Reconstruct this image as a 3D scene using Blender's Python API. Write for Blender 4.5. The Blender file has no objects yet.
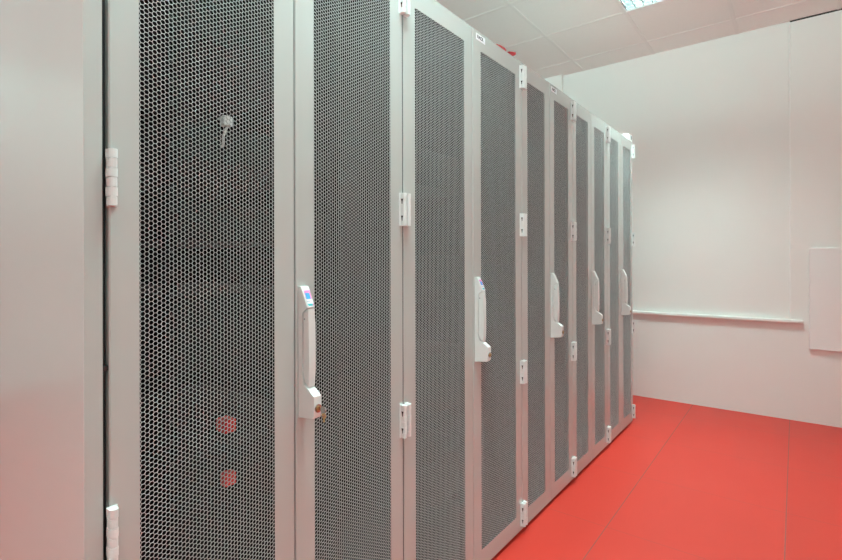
import bpy, bmesh, math, random
import numpy as np
from mathutils import Vector, Matrix

C = bpy.context.scene.collection
random.seed(7)

# ------------------------------------------------------------------ materials
def mat(name, col, rough=.5, metal=0.0, spec=.5, noise=0.0, nscale=8.0, bump=0.0, bscale=300.0,
        emit=None, estr=0.0, coat=0.0):
    m = bpy.data.materials.new(name)
    m.use_nodes = True
    nt = m.node_tree
    b = nt.nodes['Principled BSDF']
    b.inputs['Base Color'].default_value = (*col, 1)
    b.inputs['Roughness'].default_value = rough
    b.inputs['Metallic'].default_value = metal
    b.inputs['Specular IOR Level'].default_value = spec
    b.inputs['Coat Weight'].default_value = coat
    if emit:
        b.inputs['Emission Color'].default_value = (*emit, 1)
        b.inputs['Emission Strength'].default_value = estr
    tc = None
    if noise or bump:
        tc = nt.nodes.new('ShaderNodeTexCoord')
    if noise:
        n = nt.nodes.new('ShaderNodeTexNoise')
        n.inputs['Scale'].default_value = nscale
        n.inputs['Detail'].default_value = 4
        nt.links.new(tc.outputs['Object'], n.inputs['Vector'])
        mx = nt.nodes.new('ShaderNodeMix')
        mx.data_type = 'RGBA'
        mx.inputs[6].default_value = (*[c * (1 - noise) for c in col], 1)
        mx.inputs[7].default_value = (*[min(1, c * (1 + noise)) for c in col], 1)
        nt.links.new(n.outputs['Fac'], mx.inputs[0])
        nt.links.new(mx.outputs[2], b.inputs['Base Color'])
    if bump:
        n2 = nt.nodes.new('ShaderNodeTexNoise')
        n2.inputs['Scale'].default_value = bscale
        n2.inputs['Detail'].default_value = 2
        nt.links.new(tc.outputs['Object'], n2.inputs['Vector'])
        bp = nt.nodes.new('ShaderNodeBump')
        bp.inputs['Strength'].default_value = bump
        bp.inputs['Distance'].default_value = .002
        nt.links.new(n2.outputs['Fac'], bp.inputs['Height'])
        nt.links.new(bp.outputs['Normal'], b.inputs['Normal'])
    return m

M = {}
M['paint'] = mat('grey_powder_coat', (.46, .47, .45), .23, 0, .6, .015, 3)
M['panel'] = mat('light_grey_sheet_steel', (.54, .555, .54), .20, 0, .65, .015, 2)
M['mesh'] = mat('perforated_steel', (.46, .48, .475), .4, 0, .5)
M['dark'] = mat('cabinet_inside_shade', (.003, .0033, .0036), .8, 0, .1)  # near-black tone paints in the shade inside the closed grey cabinets
M['server'] = mat('black_server_plastic', (.003, .0033, .004), .6, 0, .1, .2, 30)
M['server_face'] = mat('charcoal_server_bezel', (.005, .0055, .0065), .55, 0, .12)
M['steel'] = mat('zinc_steel', (.32, .33, .34), .35, .9)
M['red'] = mat('red_plastic', (.75, .035, .03), .4)
M['strap'] = mat('crimson_webbing', (.42, .022, .03), .7)
M['amber'] = mat('amber_lamp', (.9, .45, .05), .4, emit=(1, .45, .05), estr=.6)
M['hinge'] = mat('white_cast_hinge', (.70, .71, .70), .32, 0, .5)
M['handle'] = mat('pale_grey_handle', (.68, .70, .685), .33, 0, .5)
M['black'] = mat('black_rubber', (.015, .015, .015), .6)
M['brass'] = mat('worn_brass', (.55, .36, .16), .3, 1)
M['nickel'] = mat('nickel', (.62, .58, .55), .22, 1)
M['paper'] = mat('white_sticker', (.74, .74, .77), .5)
M['ink'] = mat('black_ink', (.03, .03, .035), .6)
M['pink'] = mat('pink_print', (.72, .22, .46), .45)
M['blue'] = mat('blue_print', (.07, .36, .75), .45)
M['teal'] = mat('teal_print', (.05, .42, .45), .45)
M['greyink'] = mat('grey_print', (.45, .45, .5), .5)
M['wall'] = mat('white_wall_paint', (.80, .79, .765), .75, 0, .25, .012, 1.5, .12, 120)
M['trim'] = mat('white_gloss_trim', (.84, .84, .82), .35, 0, .5)
M['board'] = mat('white_laminate_board', (.82, .81, .80), .4, 0, .4)
M['tile'] = mat('white_ceiling_tile', (.88, .88, .86), .9, 0, .15, .02, 60, .25, 220)
M['tbar'] = mat('white_ceiling_grid', (.84, .84, .82), .5, 0, .4)
M['lfix'] = mat('white_luminaire_steel', (.85, .86, .86), .4)
M['louvre'] = mat('satin_aluminium_louvre', (.05, .055, .055), .7, 0, 0)
M['louvre_cap'] = mat('louvre_blade_edge', (.20, .22, .22), .7, 0, 0)
M['tube'] = mat('fluorescent_tube', (.9, .95, .95), .4, emit=(.75, 1, .97), estr=20)
M['cable'] = mat('white_cable_sheath', (.75, .77, .76), .45)
M['cable_b'] = mat('blue_grey_cable_sheath', (.12, .15, .2), .5)

def floor_material():
    m = bpy.data.materials.new('red_vinyl_tile')
    m.use_nodes = True
    nt = m.node_tree
    L = nt.links.new
    b = nt.nodes['Principled BSDF']
    b.inputs['Roughness'].default_value = .42
    b.inputs['Specular IOR Level'].default_value = .5
    tc = nt.nodes.new('ShaderNodeTexCoord')
    sp = nt.nodes.new('ShaderNodeSeparateXYZ')
    L(tc.outputs['Object'], sp.inputs[0])
    def seam(sock, off):
        a = nt.nodes.new('ShaderNodeMath'); a.operation = 'SUBTRACT'; a.inputs[1].default_value = off
        L(sock, a.inputs[0])
        d = nt.nodes.new('ShaderNodeMath'); d.operation = 'DIVIDE'; d.inputs[1].default_value = .626
        L(a.outputs[0], d.inputs[0])
        p = nt.nodes.new('ShaderNodeMath'); p.operation = 'PINGPONG'; p.inputs[1].default_value = .5
        L(d.outputs[0], p.inputs[0])
        l = nt.nodes.new('ShaderNodeMath'); l.operation = 'LESS_THAN'; l.inputs[1].default_value = .0033
        L(p.outputs[0], l.inputs[0])
        return l.outputs[0]
    sx, sy = seam(sp.outputs[0], .273), seam(sp.outputs[1], 2.193)
    sc = nt.nodes.new('ShaderNodeMath'); sc.operation = 'MULTIPLY'; sc.inputs[1].default_value = .35
    L(sy, sc.inputs[0])
    mx = nt.nodes.new('ShaderNodeMath'); mx.operation = 'MAXIMUM'
    L(sx, mx.inputs[0]); L(sc.outputs[0], mx.inputs[1])
    n = nt.nodes.new('ShaderNodeTexNoise'); n.inputs['Scale'].default_value = 2.2; n.inputs['Detail'].default_value = 5
    L(tc.outputs['Object'], n.inputs['Vector'])
    c1 = nt.nodes.new('ShaderNodeMix'); c1.data_type = 'RGBA'
    c1.inputs[6].default_value = (.54, .029, .017, 1)
    c1.inputs[7].default_value = (.59, .037, .021, 1)
    L(n.outputs['Fac'], c1.inputs[0])
    c2 = nt.nodes.new('ShaderNodeMix'); c2.data_type = 'RGBA'
    c2.inputs[7].default_value = (.24, .075, .06, 1)
    L(mx.outputs[0], c2.inputs[0]); L(c1.outputs[2], c2.inputs[6])
    L(c2.outputs[2], b.inputs['Base Color'])
    rr = nt.nodes.new('ShaderNodeMapRange')
    rr.inputs[3].default_value = .36; rr.inputs[4].default_value = .5
    L(n.outputs['Fac'], rr.inputs[0]); L(rr.outputs[0], b.inputs['Roughness'])
    return m
M['floor'] = floor_material()

# ------------------------------------------------------------------ mesh helpers
def obj(name, bm, m, parent=None, loc=(0, 0, 0), smooth=False):
    me = bpy.data.meshes.new(name)
    bmesh.ops.recalc_face_normals(bm, faces=bm.faces[:])
    if smooth:
        for f in bm.faces:
            f.smooth = True
    bm.to_mesh(me)
    bm.free()
    for k in (m if isinstance(m, (list, tuple)) else [m]):
        me.materials.append(M[k])
    o = bpy.data.objects.new(name, me)
    C.objects.link(o)
    o.location = loc
    if parent:
        o.parent = parent
    return o

def bx(bm, x0, x1, y0, y1, z0, z1, bev=0.0, seg=1, mi=0):
    r = bmesh.ops.create_cube(bm, size=1)
    vs = r['verts']
    for v in vs:
        v.co = Vector(((x0 + x1) / 2 + v.co.x * (x1 - x0), (y0 + y1) / 2 + v.co.y * (y1 - y0), (z0 + z1) / 2 + v.co.z * (z1 - z0)))
    fs = set(f for v in vs for f in v.link_faces)
    for f in fs:
        f.material_index = mi
    if bev:
        es = list(set(e for v in vs for e in v.link_edges))
        r = bmesh.ops.bevel(bm, geom=es, offset=bev, segments=seg, affect='EDGES', profile=.6)
        for f in r['faces']:
            f.material_index = mi
    return bm

def prism(bm, pts, y0, y1, bev=0.0, mi=0):
    """polygon of (x, z) points extruded along y"""
    a = [bm.verts.new((x, y0, z)) for x, z in pts]
    b = [bm.verts.new((x, y1, z)) for x, z in pts]
    n = len(pts)
    fs = [bm.faces.new(a), bm.faces.new(b[::-1])]
    for i in range(n):
        fs.append(bm.faces.new((a[i], b[i], b[(i + 1) % n], a[(i + 1) % n])))
    for f in fs:
        f.material_index = mi
    if bev:
        es = list(set(e for f in fs for e in f.edges))
        r = bmesh.ops.bevel(bm, geom=es, offset=bev, segments=2, affect='EDGES', profile=.6)
        for f in r['faces']:
            f.material_index = mi
    return bm

def cyl(bm, p, q, r, seg=16, mi=0, r2=None):
    p, q = Vector(p), Vector(q)
    d = q - p
    res = bmesh.ops.create_cone(bm, cap_ends=True, segments=seg, radius1=r, radius2=r if r2 is None else r2, depth=d.length)
    mt = Matrix.Translation((p + q) / 2) @ d.to_track_quat('Z', 'Y').to_matrix().to_4x4()
    bmesh.ops.transform(bm, matrix=mt, verts=res['verts'])
    for f in set(f for v in res['verts'] for f in v.link_faces):
        f.material_index = mi
    return bm

def tube(bm, pts, r, seg=8):
    pts = [Vector(p) for p in pts]
    rings = []
    for i, p in enumerate(pts):
        d = (pts[min(i + 1, len(pts) - 1)] - pts[max(i - 1, 0)]).normalized()
        u = d.orthogonal().normalized() if i == 0 else (rings[-1][1] - d * rings[-1][1].dot(d)).normalized()
        w = d.cross(u)
        rings.append(([bm.verts.new(p + (u * math.cos(t) + w * math.sin(t)) * r) for t in [2 * math.pi * k / seg for k in range(seg)]], u))
    for (a, _), (b, _) in zip(rings, rings[1:]):
        for k in range(seg):
            bm.faces.new((a[k], a[(k + 1) % seg], b[(k + 1) % seg], b[k]))
    bm.faces.new(rings[0][0][::-1]); bm.faces.new(rings[-1][0])
    return bm

def thing(name, label, cat, loc=(0, 0, 0), group=None):
    o = bpy.data.objects.new(name, None)
    o.empty_display_size = .1
    C.objects.link(o)
    o.location = loc
    return tag(o, label, cat, group)

def tag(o, label, cat, group=None):
    o['label'] = label
    o['category'] = cat
    if group:
        o['group'] = group
    return o

def struct(name, bm, m, parent=None):
    o = obj(name, bm, m, parent)
    o['kind'] = 'structure'
    return o

# ------------------------------------------------------------------ room
YW, ZC = 4.493, 2.928
X0, X1, Y0 = -4.7, 3.0, -3.0
b = bmesh.new(); bx(b, X0 - .1, X1 + .1, Y0 - .1, YW + .2, -.1, 0)
struct('floor', b, 'floor')
b = bmesh.new(); bx(b, X0 - .1, X0, Y0 - .1, YW + .2, 0, ZC + .2); struct('wall_left', b, 'wall')
# unseen rear and right walls; their high windows are added for fill light
WZ0, WZ1 = 1.35, 2.80
def fill_window_wall(name, n, a0, a1, w0, w1, box):
    b = bmesh.new()
    for p0, p1, z0, z1 in ((a0, w0, 0, ZC + .2), (w1, a1, 0, ZC + .2), (w0, w1, 0, WZ0), (w0, w1, WZ1, ZC + .2)):
        box(b, p0, p1, z0, z1, 0, 1)
    struct(name, b, 'wall')
    b = bmesh.new()
    k = 4
    for q in range(k + 1):
        c = w0 + .025 + (w1 - w0 - .05) * q / k
        box(b, c - .025, c + .025, WZ0, WZ1, .3, .7)
    for z in (WZ0 + .025, 2.2, WZ1 - .025):
        box(b, w0, w1, z - .025, z + .025, .3, .7)
    struct('fill_window_%d' % n, b, 'trim')
def portal(loc, rot, sx, sz):
    la = bpy.data.lights.new('fill_window_portal', 'AREA')
    la.shape = 'RECTANGLE'; la.size, la.size_y = sx, sz
    la.cycles.is_portal = True
    o = bpy.data.objects.new('fill_window_portal', la); C.objects.link(o)
    o.location = loc; o.rotation_euler = rot
fill_window_wall('wall_right', 2, Y0 - .1, YW + .2, -2.4, 1.5, lambda b, p0, p1, z0, z1, t0, t1: bx(b, X1 + .1 * t0, X1 + .1 * t1, p0, p1, z0, z1))
portal((X1 + .05, -.45, (WZ0 + WZ1) / 2), (math.pi / 2, 0, math.pi / 2), 3.9, WZ1 - WZ0)
fill_window_wall('wall_back', 1, X0, X1, -4.4, -.4, lambda b, p0, p1, z0, z1, t0, t1: bx(b, p0, p1, Y0 - .1 * t1, Y0 - .1 * t0, z0, z1))
portal((-2.4, Y0 - .05, (WZ0 + WZ1) / 2), (math.pi / 2, 0, 0), 4.0, WZ1 - WZ0)
# end wall: infill board up to the ceiling on the left, thicker lining stopping short of the ceiling on the right, boxed column behind the cabinets
b = bmesh.new()
bx(b, X0, X1, YW, YW + .2, 0, ZC + .2)
bx(b, .9056, X1, YW - .008, YW + .01, 0, ZC - .011)
bx(b, X0, .9056, YW - .008, YW + .01, 0, .716)
struct('wall_end', b, 'wall')
b = bmesh.new(); bx(b, -1.35, -.811, YW - .045, YW + .01, 0, ZC + .01, .003); struct('trim_1', b, 'wall')
b = bmesh.new(); bx(b, .9056, X1, YW - .0078, YW + .004, ZC - .011, ZC - .0005); struct('shadow_gap_strip', b, 'black')  # black strip painting in the shade line between lining and ceiling
b = bmesh.new(); bx(b, .898, .9095, YW - .0125, YW + .004, .741, ZC - .011, .003, 2); struct('trim_2', b, 'trim')
b = bmesh.new(); bx(b, X0, .977, YW - .04, YW + .004, .714, .737, .005, 2); struct('trim_3', b, 'trim')

# suspended ceiling: one mesh, tiles and grid bars; cells of the luminaires left open
GX, GY, SX, SY = -.0166, 3.615, .598, .594
LX = [0]
lum_cells = [(0, -1), (0, -5), (0, -9), (-4, -6), (3, -5)]  # first light is in view; the others are added as unseen fill
b = bmesh.new()
i0, i1 = -9, 6
j0, j1 = -12, 3
for i in range(i0, i1):
    for j in range(j0, j1):
        if (i, j) in lum_cells:
            continue
        x0, x1 = max(GX + i * SX, X0), min(GX + (i + 1) * SX, X1)
        y0, y1 = max(GY + j * SY, Y0), min(GY + (j + 1) * SY, YW)
        if x1 - x0 < .01 or y1 - y0 < .01:
            continue
        bx(b, x0 + .001, x1 - .001, y0 + .001, y1 - .001, ZC, ZC + .015)
for i in range(i0, i1 + 1):
    x = GX + i * SX
    if X0 < x < X1:
        bx(b, x - .012, x + .012, Y0, YW, ZC - .003, ZC - .0005, mi=1)
for j in range(j0, j1 + 1):
    y = GY + j * SY
    if Y0 < y < YW:
        bx(b, X0, X1, y - .012, y + .012, ZC - .0027, ZC - .0004, mi=1)
bx(b, X0, X1, Y0, YW, ZC + .14, ZC + .2)
struct('ceiling', b, ['tile', 'tbar'])

# ------------------------------------------------------------------ luminaires
LUM_POWER = [72, 66, 56, 26, 10]
lum_labels = [
    'recessed square fluorescent ceiling light with silver louvre above the end of the aisle',
    'added unseen louvred ceiling light above the aisle beside the first two cabinets',
    'added unseen louvred ceiling light at the rear of the aisle behind the viewpoint',
    'added unseen louvred ceiling light left of the cabinet row over open floor',
    'added unseen louvred ceiling light on the right side of the room',
]
def luminaire(i, j, label, power):
    cx, cy = GX + (i + .5) * SX, GY + (j + .5) * SY
    t = thing('ceiling_light', label, 'ceiling light', (cx, cy, ZC), 'louvred ceiling lights')
    hx, hy = SX / 2 - .006, SY / 2 - .006
    b = bmesh.new()                                  # tray with a flanged rim
    w = .007
    for sx in (-1, 1):
        bx(b, min(sx * hx, sx * (hx - w)), max(sx * hx, sx * (hx - w)), -hy, hy, -.004, .11)
        bx(b, -hx + w, hx - w, min(sx * hy, sx * (hy - w)), max(sx * hy, sx * (hy - w)), -.004, .11)
    bx(b, -hx, hx, -hy, hy, .11, .118)
    obj('housing', b, 'lfix', t)
    ix, iy = hx - w - .001, hy - w - .001
    b = bmesh.new()
    nb = 10
    for k in range(nb + 1):                           # blades running along the tubes
        y = -(iy - .0035) + 2 * (iy - .0035) * k / nb
        bx(b, -ix, ix, y - .001, y + .001, .006, .046)
        bx(b, -ix, ix, y - .003, y + .003, .004, .007, mi=1)
    for k in range(11):                               # cross blades
        x = -(ix - .0035) + 2 * (ix - .0035) * k / 10
        bx(b, x - .001, x + .001, -iy + .01, iy - .01, .007, .044)
        bx(b, x - .003, x + .003, -iy + .002, iy - .002, .0041, .0071, mi=1)
    obj('louvre', b, ['louvre', 'louvre_cap'], t)
    for k in range(4):
        y = -iy + 2 * iy * (k + .5) / 4
        b = bmesh.new()
        cyl(b, (-ix + .012, y, .07), (ix - .012, y, .07), .008, 12)
        for s in (-1, 1):
            cyl(b, (s * (ix - .012), y, .07), (s * (ix - .001), y, .07), .0085, 12, mi=1)
        obj('fluorescent_tube', b, ['tube', 'steel'], t, smooth=False)
    la = bpy.data.lights.new('tube_glow', 'AREA')
    la.shape = 'RECTANGLE'
    la.size, la.size_y = 2 * ix - .01, 2 * iy - .01
    la.energy = power
    la.color = (.71, 1.0, .965)
    lo = bpy.data.objects.new('tube_glow', la)
    C.objects.link(lo)
    lo.parent = t
    lo.location = (0, 0, .100)
    return t
for (i, j), lab, p in zip(lum_cells, lum_labels, LUM_POWER):
    luminaire(i, j, lab, p)

# ------------------------------------------------------------------ cabinets
ZB, ZT = .015, 2.029
MZ0, MZ1 = .087, 1.958
ST = .056

def perforated_mesh(name, w, h):
    """hexagonal perforations: flat-top cells, real holes through a 1.5 mm sheet"""
    p = .0086
    R = p / math.sqrt(3)
    t = .0015
    ang = np.arange(6) * math.pi / 3
    hexo = np.stack([np.cos(ang) * .988, np.sin(ang) * 1.01], 1) * R
    hexi = hexo * .90
    ncol = int(w / (1.5 * R)) + 2
    nrow = int(h / p) + 2
    cs = []
    for c in range(ncol):
        for r in range(nrow):
            cs.append(((c - .2) * 1.5 * R * .988, (r + (.5 if c % 2 else 0)) * p * 1.01 - p / 2))
    cs = np.array(cs)
    n = len(cs)
    V = np.zeros((n, 24, 3))
    for k, (hx, x) in enumerate(((hexo, 0), (hexi, 0), (hexi, -t), (hexo, -t))):
        V[:, k * 6:(k + 1) * 6, 1:] = cs[:, None, :] + hx[None]
        V[:, k * 6:(k + 1) * 6, 0] = x
    F = []
    for k in range(3):
        for s in range(6):
            s2 = (s + 1) % 6
            F.append((k * 6 + s, k * 6 + s2, (k + 1) * 6 + s2, (k + 1) * 6 + s))
    F = np.array(F)
    idx = (F[None] + (np.arange(n) * 24)[:, None, None]).reshape(-1)
    V[:, :, 1] = np.clip(V[:, :, 1], -.004, w + .004)
    V[:, :, 2] = np.clip(V[:, :, 2], -.004, h + .004)
    me = bpy.data.meshes.new(name)
    me.vertices.add(n * 24)
    me.vertices.foreach_set('co', V.reshape(-1))
    nf = len(idx) // 4
    me.loops.add(len(idx))
    me.loops.foreach_set('vertex_index', idx.astype(np.int32))
    me.polygons.add(nf)
    me.polygons.foreach_set('loop_start', (np.arange(nf) * 4).astype(np.int32))
    me.update(calc_edges=True)
    me.materials.append(M['mesh'])
    return me

PERF = {}
def frame_ring(bm, y0, y1, z0, z1, sl, sr, zt, zb, d=.02, c=.0022):
    """one-piece door frame with chamfered edges around a window"""
    def loop(a0, a1, b0, b1, x):
        return [bm.verts.new((x, a0, b0)), bm.verts.new((x, a1, b0)), bm.verts.new((x, a1, b1)), bm.verts.new((x, a0, b1))]
    iy0, iy1, iz0, iz1 = y0 + sl, y1 - sr, zb, zt
    L = [loop(y0, y1, z0, z1, -d), loop(y0, y1, z0, z1, -c), loop(y0 + c, y1 - c, z0 + c, z1 - c, 0),
         loop(iy0 - .0006, iy1 + .0006, iz0 - .0006, iz1 + .0006, 0), loop(iy0, iy1, iz0, iz1, -.0006),
         loop(iy0 - .0005, iy1 + .0005, iz0 - .0005, iz1 + .0005, -.0013), loop(iy0 - .03, iy1 + .03, iz0 - .03, iz1 + .03, -d)]
    L.append(L[0])
    for a, b in zip(L, L[1:]):
        for k in range(4):
            bm.faces.new((a[k], a[(k + 1) % 4], b[(k + 1) % 4], b[k]))
    return bm

HZ = (1.960, 1.326, .694, .084)
def hinge_mesh(s):
    """s = +1: hinge on the left edge of a door, barrel to its right; knuckles, rounded front, two wedge marks"""
    b = bmesh.new()
    n = 6
    hh = .098
    for k in range(n):
        z0 = -hh / 2 + hh * k / n + .0006
        z1 = -hh / 2 + hh * (k + 1) / n - .0006
        r = .0075 + (.0006 if k % 2 else 0)
        pts = []
        for q in range(9):
            a = -math.pi / 2 + math.pi * q / 8
            pts.append((.0145 + math.cos(a) * r, .0085 + math.sin(a) * r))
        pts = [(0, .0085 - r)] + pts + [(0, .0085 + r)]
        lo = [b.verts.new((x, y * s, z0)) for x, y in pts]
        hi = [b.verts.new((x, y * s, z1)) for x, y in pts]
        b.faces.new(lo); b.faces.new(hi[::-1])
        for q in range(len(pts)):
            q2 = (q + 1) % len(pts)
            b.faces.new((lo[q], hi[q], hi[q2], lo[q2]))
    bx(b, 0, .0195, min(.0035 * s, .0135 * s), max(.0035 * s, .0135 * s), -hh / 2 + .001, hh / 2 - .001)
    bx(b, 0, .003, min(.001 * s, .020 * s), max(.001 * s, .020 * s), -hh / 2, hh / 2)
    # wedge shaped recesses on the cheek
    for zc in (-.026, .024):
        for yy in ((.0168,) if s < 0 else ()):
            pr = [(.0065, zc + .007), (.0155, zc + .007), (.0128, zc - .001), (.0122, zc - .008), (.0098, zc - .008), (.0092, zc - .001)]
            prism(b, pr, (yy - .0005) * s, (yy + .0005) * s, mi=1)
    for v in b.verts:
        v.co.x *= .86; v.co.y *= .88
    return b

HANDLE_Z0 = .801
def handle_parts(door, ys, sticker, keyed):
    # base plate with the lock block at the foot
    z = HANDLE_Z0
    y0, y1 = ys + .0072, ys + .0300
    b = bmesh.new()
    base = [(0, z), (.050, z + .006), (.056, z + .012), (.056, z + .058), (.037, z + .072), (.018, z + .080), (.013, z + .10), (.013, z + .25), (.034, z + .262),
            (.0140, z + .305), (.009, z + .312), (0, z + .312)]
    prism(b, base, y0, y1, .0018)
    h = obj('handle', b, 'handle', door)
    b = bmesh.new()
    lev = [(.0145, z + .104), (.0145, z + .2492), (.0340, z + .2605), (.0355, z + .225), (.0365, z + .17), (.0365, z + .12), (.0345, z + .076), (.030, z + .079), (.021, z + .088)]
    prism(b, lev, y0 + .002, y1 - .0005, .003)
    obj('handle_lever', b, 'handle', door, smooth=False)
    b = bmesh.new()                                   # pivot pin and slot on the cheek
    cyl(b, (.021, y0 + .0015, z + .235), (.021, y0 + .0035, z + .235), .0022, 10)
    obj('pivot_pin', b, 'steel', door)
    # lock cylinder in the front of the block
    b = bmesh.new()
    yc = (y0 + y1) / 2
    cyl(b, (.050, yc, z + .030), (.0585, yc, z + .030), .0098, 20)
    cyl(b, (.0585, yc, z + .030), (.0605, yc, z + .030), .0062, 16, mi=1)
    bx(b, .0600, .0612, yc - .0008, yc + .0008, z + .026, z + .034, mi=2)
    obj('lock', b, ['nickel', 'brass', 'ink'], door)
    if sticker:
        # coloured product sticker on the sloping head of the base plate
        p0, p1 = Vector((.0335, z + .2631)), Vector((.0149, z + .3031))
        b = bmesh.new()
        def strip(t0, t1, a0, a1, mi, off):
            d = (p1 - p0)
            nrm = Vector((d.y, -d.x)).normalized()
            if nrm.x < 0: nrm = -nrm
            q0, q1 = p0 + d * t0 + nrm * off, p0 + d * t1 + nrm * off
            r0, r1 = q0 - nrm * (off + .0006), q1 - nrm * (off + .0006)
            prism(b, [(q0.x, q0.y), (q1.x, q1.y), (r1.x, r1.y), (r0.x, r0.y)], y0 + .0025 + a0 * .018, y0 + .0025 + a1 * .018, mi=mi)
        strip(0, 1, 0, 1, 0, .0015)
        strip(.46, .96, .03, .97, 1, .0019)
        strip(.46, .80, .06, .74, 2, .0023)
        strip(.30, .36, .05, .55, 4, .0019)
        strip(.07, .19, .05, .80, 3, .0019)
        strip(.07, .19, .80, .97, 1, .0019)
        o = obj('handle_sticker', b, ['paper', 'pink', 'blue', 'teal', 'greyink'], door)
        o['label'] = 'pink and blue sticker'
    return yc

def text_into(bm_obj, txt, size, loc, mi):
    cu = bpy.data.curves.new('t', 'FONT')
    cu.body = txt
    cu.size = size
    cu.align_x = 'CENTER'; cu.align_y = 'CENTER'
    cu.extrude = .0002
    cu.offset = .0006
    o = bpy.data.objects.new('t', cu)
    C.objects.link(o)
    dg = bpy.context.evaluated_depsgraph_get()
    me = bpy.data.meshes.new_from_object(o.evaluated_get(dg))
    bpy.data.objects.remove(o)
    # text plane XY -> YZ, facing +x
    R = Matrix(((0, 0, 1, 0), (1, 0, 0, 0), (0, 1, 0, 0), (0, 0, 0, 1)))
    me.transform(Matrix.Translation(loc) @ R)
    tmp = bmesh.new(); tmp.from_mesh(me)
    vmap = {}
    for v in tmp.verts:
        vmap[v.index] = bm_obj.verts.new(v.co)
    for f in tmp.faces:
        try:
            nf = bm_obj.faces.new([vmap[v.index] for v in f.verts]); nf.material_index = mi
        except ValueError:
            pass
    tmp.free()

HINGE = {}
def door(rack, y0, y1, hinge_left, sticker=False, name_plate=False, near=False):
    """a door frame mesh at rack-local y0..y1; its fittings are its children"""
    b = bmesh.new()
    sl = ST - .007 if near else ST
    frame_ring(b, y0, y1, ZB, ZT, sl, ST, MZ1, MZ0)
    d = obj('door', b, 'paint', rack)
    w, h = round((y1 - y0) - sl - ST, 3), MZ1 - MZ0
    key = round(w, 4)
    if key not in PERF:
        PERF[key] = perforated_mesh('perforated_panel', w, h)
    o = bpy.data.objects.new('perforated_panel', PERF[key])
    C.objects.link(o); o.parent = d; o.location = (-.0014, y0 + sl, MZ0)
    s = 1 if hinge_left else -1
    ye = (y0 - (.006 if near else 0)) if hinge_left else y1
    for z in (HZ if not near else (HZ[0], HZ[1] - .010, HZ[2] + .008, HZ[3])):
        if s not in HINGE:
            HINGE[s] = obj('hinge', hinge_mesh(s), ['hinge', 'black'], d, (0, ye, z))
        else:
            o = HINGE[s].copy(); C.objects.link(o); o.parent = d; o.location = (0, ye, z)
    if not hinge_left:
        handle_parts(d, y0, sticker, False)
        if name_plate:
            b = bmesh.new()
            bx(b, 0, .0006, y0 + .022, y0 + .088, 1.993, 2.017)
            text_into(b, 'RACK', .0165, (.0008, y0 + .052, 2.0055), 1)
            o = obj('name_sticker', b, ['paper', 'ink'], d)
            o['label'] = 'white name sticker'
    return d

def cabinet(yA, w, label, first=False, last=False, sticker=False, plate=False):
    r = thing('server_cabinet', label, 'server cabinet', (0, yA, 0), 'server cabinets in the row')
    D = 1.0
    g = .0022
    mid = w / 2
    door(r, .008 if first else g, mid - g * .7, True, near=first)
    door(r, mid + g * .7, w - g, False, sticker, plate)
    # carcass
    b = bmesh.new(); bx(b, -D, -.022, .001, w - .001, ZT - .03, ZT - .001, .002); obj('top_panel', b, 'paint', r)
    b = bmesh.new(); bx(b, -D + .02, -.03, .015, w - .015, ZT - .034, ZT - .0305); obj('roof_shade_sheet', b, 'dark', r)  # dark sheet giving the roof underside a painted shade
    b = bmesh.new(); bx(b, -D, -.022, .001, w - .001, ZB + .002, ZB + .03); obj('base_panel', b, 'dark', r)
    b = bmesh.new(); bx(b, -D + .03, -.045, .001, w - .001, 0, ZB + .002); obj('plinth', b, 'black', r)
    b = bmesh.new(); bx(b, -D, -D + .015, .001, w - .001, ZB + .03, ZT - .03); obj('rear_panel', b, 'dark', r)
    for a0, a1, outer in ((.001, .014, first), (w - .014, w - .001, last)):
        b = bmesh.new(); bx(b, -D + .015, -.022, a0, a1, ZB + .03, ZT - .03)
        obj('side_wall', b, 'dark', r)
    b = bmesh.new()                                   # front sealing frame right behind the doors
    for a0, a1 in ((.014, .034), (w - .034, w - .014)):
        bx(b, -.06, -.026, a0, a1, ZB + .03, ZT - .03)
    bx(b, -.05, -.026, mid - .016, mid + .016, ZB + .03, ZT - .03)
    obj('inner_frame', b, 'dark', r)
    m0 = (w - .483) / 2
    for yy in (m0 - .004, w - m0 - .014):
        b = bmesh.new()
        bx(b, -.13, -.10, yy, yy + .018, ZB + .03, ZT - .03)
        for k in range(40):
            zz = .12 + k * .0445
            bx(b, -.1004, -.0994, yy + .005, yy + .012, zz, zz + .009, mi=1)
        obj('mounting_rail', b, ['dark', 'black'], r)
    if first:
        b = bmesh.new()
        bx(b, -D, -.0006, -.0300, -.0015, ZB, ZT, .0018, 2)
        bmesh.ops.recalc_face_normals(b, faces=b.faces[:])
        for f in b.faces:
            if f.normal.x > .9:
                f.material_index = 1
        o = obj('end_panel', b, ['panel', 'paint'], r)
        o['label'] = 'plain glossy light grey end panel'
        b = bmesh.new(); bx(b, -.03, -.003, -.0015, .0075, 1.985 - 1, .9935); bx(b, -.03, -.016, -.0015, .0075, ZB + .01, ZT - .01)
        obj('gap_shade_strip', b, 'black', r)  # black strip standing in for gap shade, plus a small catch
    else:
        b = bmesh.new(); bx(b, -.018, -.0028, -.0019, .0019, ZB + .01, ZT - .01)
        obj('gap_shade_strip', b, 'black', r)  # blacks in the shade of the seam between neighbouring doors
    if last:
        b = bmesh.new()
        prism(b, [(-.055, ZT - .005), (-.002, ZT - .005), (-.002, ZT + .046), (-.010, ZT + .052), (-.055, ZT + .052)], w - .075, w - .001, .001)
        bx(b, -.0022, -.0012, w - .030, w - .012, ZT + .012, ZT + .040, mi=1)
        o = obj('corner_bracket', b, ['hinge', 'black'], r)
        o['label'] = 'white corner bracket on the roof edge'
        b = bmesh.new(); bx(b, -D, -.022, w, w + .012, ZB, ZT, .0018, 2)
        obj('end_panel', b, 'panel', r)
    return r

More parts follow.
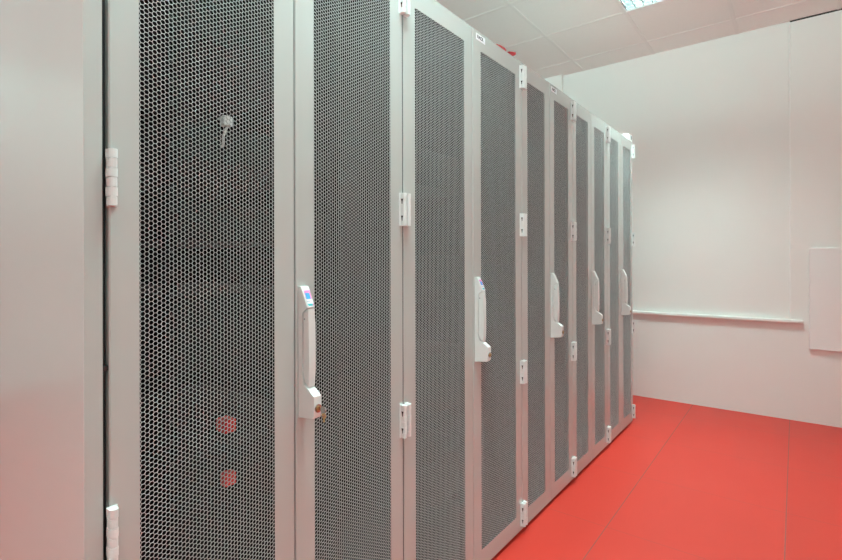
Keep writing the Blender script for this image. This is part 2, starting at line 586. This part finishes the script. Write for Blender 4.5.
YS = .3285
racks = []
specs = [(.8, 'grey server cabinet nearest the camera, with plain end panel and keys in its lock', True, False, True, False),
         (.8, 'second grey server cabinet from the camera, red strap ends on its roof edge', False, False, True, True),
         (.6, 'middle grey server cabinet of the row, with a small white name sticker', False, False, False, True),
         (.6, 'grey mesh-door server cabinet next to last in the row, before the end cabinet', False, False, False, False),
         (.6, 'farthest grey server cabinet, at the white end wall, with white bracket on its roof corner', False, True, False, False)]
y = YS
for w, lab, fi, la, stk, pl in specs:
    racks.append((y, w, cabinet(y, w, lab, fi, la, stk, pl)))
    y += w

# keys hanging in the nearest lock: the inserted key and its ring with a second key
ky = YS + .4 + .0011 + .0186
kz = HANDLE_Z0 + .030
k = thing('key', 'small brass and nickel keys hanging from the lock of the nearest door handle', 'keys', (.0612, ky, kz))
b = bmesh.new(); bx(b, -.0006, .008, -.0007, .0007, -.003, .003); cyl(b, (.014, -.0011, 0), (.014, .0011, 0), .0085, 20)
obj('inserted_key', b, 'nickel', k)
b = bmesh.new()
tube(b, [(.015 + .007 * math.cos(a), .004 * math.sin(a), -.008 + .007 * math.sin(a)) for a in [2 * math.pi * q / 20 for q in range(21)]], .0009)
obj('key_ring', b, 'nickel', k)
b = bmesh.new()
cyl(b, (.012, .003, -.015), (.012, .0048, -.015), .007, 18); bx(b, .0098, .0142, .003, .0048, -.030, -.020)
obj('spare_key', b, 'brass', k)

# red strap ends poking over the roof edge of the second cabinet
def lump(name, pts, d, label):
    """closed folded-strap outline (y, z) with depth along x and a slight belly"""
    b = bmesh.new()
    f = [b.verts.new((0, y, z)) for y, z in pts]
    g = [b.verts.new((-d, y * .92 + .003, z)) for y, z in pts]
    n = len(pts)
    b.faces.new(f); b.faces.new(g[::-1])
    for q in range(n):
        b.faces.new((f[q], g[q], g[(q + 1) % n], f[(q + 1) % n]))
    bmesh.ops.bevel(b, geom=b.edges[:], offset=.0012, segments=2, affect='EDGES')
    o = obj(name, b, 'strap')
    tag(o, label, 'strap', 'red strap ends on the roof')
    return o
o = lump('strap_end', [(0, 0), (.080, 0), (.083, .008), (.066, .0125), (.03, .009), (0, .004)], .017, 'longer red strap end lying along the roof edge of the second cabinet')
o.location = (-.0015, 1.713, ZT - .0005)
o = lump('strap_end', [(0, .003), (.020, 0), (.032, 0), (.060, .015), (.063, .027), (.030, .018), (0, .010)], .017, 'shorter red strap end to the right of the longer one on the roof edge')
o.location = (-.0015, 1.819, ZT - .0005)

# ------------------------------------------------------------------ equipment behind the mesh
def server(name, rack, z, u, label, kind, group):
    yA, w, _ = rack
    t = thing(name, label, 'server', (-.14, yA + w / 2, z), group)
    hw, h = .218, u * .0445 - .003
    b = bmesh.new(); bx(b, -.66, -.006, -hw, hw, 0, h, .002); obj('chassis', b, 'server', t)
    b = bmesh.new()
    bx(b, -.006, .004, -.241, .241, 0, h, .002)
    n = 16 if kind == 0 else 8
    for q in range(n):
        ya = -.205 + .41 * q / n
        bx(b, .004, .007, ya + .002, ya + .41 / n - .002, .006, h - .006, .001, mi=1)
    obj('bezel', b, ['server', 'server_face'], t)
    for s in (-1, 1):
        b = bmesh.new()
        tube(b, [(.004, s * .231, .012), (.022, s * .231, .016), (.022, s * .231, h - .016), (.004, s * .231, h - .012)], .003)
        obj('pull_handle', b, 'server_face', t)
    return t
stack1 = [(.20, 4), (.46, 6), (.92, 4), (1.22, 2), (1.40, 2), (1.68, 4)]
pos = ['lowest', 'second lowest', 'third lowest', 'third highest', 'second highest', 'topmost']
for q, (z, u) in enumerate(stack1):
    server('rack_server', racks[0], z, u, 'black rack server behind the nearest mesh doors, %s of its stack' % pos[q], q % 2, 'servers in the nearest cabinet')
stack2 = [(.25, 4), (.60, 5), (1.02, 4), (1.45, 3)]
pos2 = ['lowest', 'second lowest', 'second highest', 'topmost']
for q, (z, u) in enumerate(stack2):
    server('rack_server', racks[1], z, u, 'black rack server behind the second cabinet mesh, %s of its stack' % pos2[q], (q + 1) % 2, 'servers in the second cabinet')

# red latch blocks seen through the first door, white tag and cable, amber lamp
def small(name, cat, label, bm, m, loc, group=None):
    o = obj(name, bm, m, None, loc)
    tag(o, label, cat, group)
    return o
for zz, lab in ((.772, 'upper red plug behind the mesh of the nearest door'), (.648, 'lower red plug behind the mesh of the nearest door')):
    b = bmesh.new(); bx(b, -.02, .022, -.014, .014, 0, .030, .003, 2); bx(b, .022, .026, -.008, .008, .008, .022, .001)
    small('plug', 'plug', lab, b, 'red', (-.133, .630, zz), 'red plugs in the nearest cabinet')
b = bmesh.new()
tube(b, [(0, 0, 0), (.018, 0, .004), (.03, .004, -.02), (.026, -.004, -.045), (.012, .004, -.06), (0, .006, -.064)], .0028)
bx(b, .022, .042, -.011, .011, -.022, .0, .002)
small('patch_cable', 'cable', 'white patch cable with a tag behind the mesh of the nearest door', b, 'cable', (-.134, .615, 1.505))

# ------------------------------------------------------------------ wall board on the right
b = bmesh.new(); bx(b, 1.0115, 1.95, YW - .030, YW - .008, .532, 1.258, .003, 2)
o = obj('wall_panel', b, 'board')
tag(o, 'flat white rectangular panel fixed to the end wall right of the ledge', 'panel')

# ------------------------------------------------------------------ camera
cam = bpy.data.cameras.new('camera')
co = bpy.data.objects.new('camera', cam)
C.objects.link(co)
f_px, yaw, rol = 486.8, math.radians(37.57), math.radians(-.134)
cam.sensor_width = 36
cam.sensor_fit = 'HORIZONTAL'
cam.lens = f_px / 842 * 36
cam.shift_y = -(280 - 261.0) / 842
cam.clip_start = .02
F = Vector((-math.sin(yaw), math.cos(yaw), 0)); Rr = Vector((math.cos(yaw), math.sin(yaw), 0)); U = Vector((0, 0, 1))
R2 = Rr * math.cos(rol) + U * math.sin(rol)
U2 = -Rr * math.sin(rol) + U * math.cos(rol)
mw = Matrix((R2, U2, -F)).transposed().to_4x4()
mw.translation = Vector((.935, 0, 1.172))
co.matrix_world = mw
bpy.context.scene.camera = co

# ------------------------------------------------------------------ world and view
wd = bpy.data.worlds.new('world'); bpy.context.scene.world = wd
wd.use_nodes = True
nt = wd.node_tree
bgn = nt.nodes['Background']
tc = nt.nodes.new('ShaderNodeTexCoord')
sp = nt.nodes.new('ShaderNodeSeparateXYZ')
mr = nt.nodes.new('ShaderNodeMapRange')            # dim sky above; glow below the horizon added to light the ceiling
mr.inputs[1].default_value = -.06; mr.inputs[2].default_value = .06
mr.inputs[3].default_value = 5.8; mr.inputs[4].default_value = .9
nt.links.new(tc.outputs['Generated'], sp.inputs[0])
nt.links.new(sp.outputs[2], mr.inputs[0])
nt.links.new(mr.outputs[0], bgn.inputs[1])
bgn.inputs[0].default_value = (.68, 1.0, .97, 1)
vs = bpy.context.scene.view_settings
vs.view_transform = 'Standard'
vs.look = 'None'
vs.gamma = 1
vs.use_curve_mapping = False
vs.exposure = 0.80
cy = bpy.context.scene.cycles
cy.max_bounces = 12
cy.diffuse_bounces = 8
cy.glossy_bounces = 6
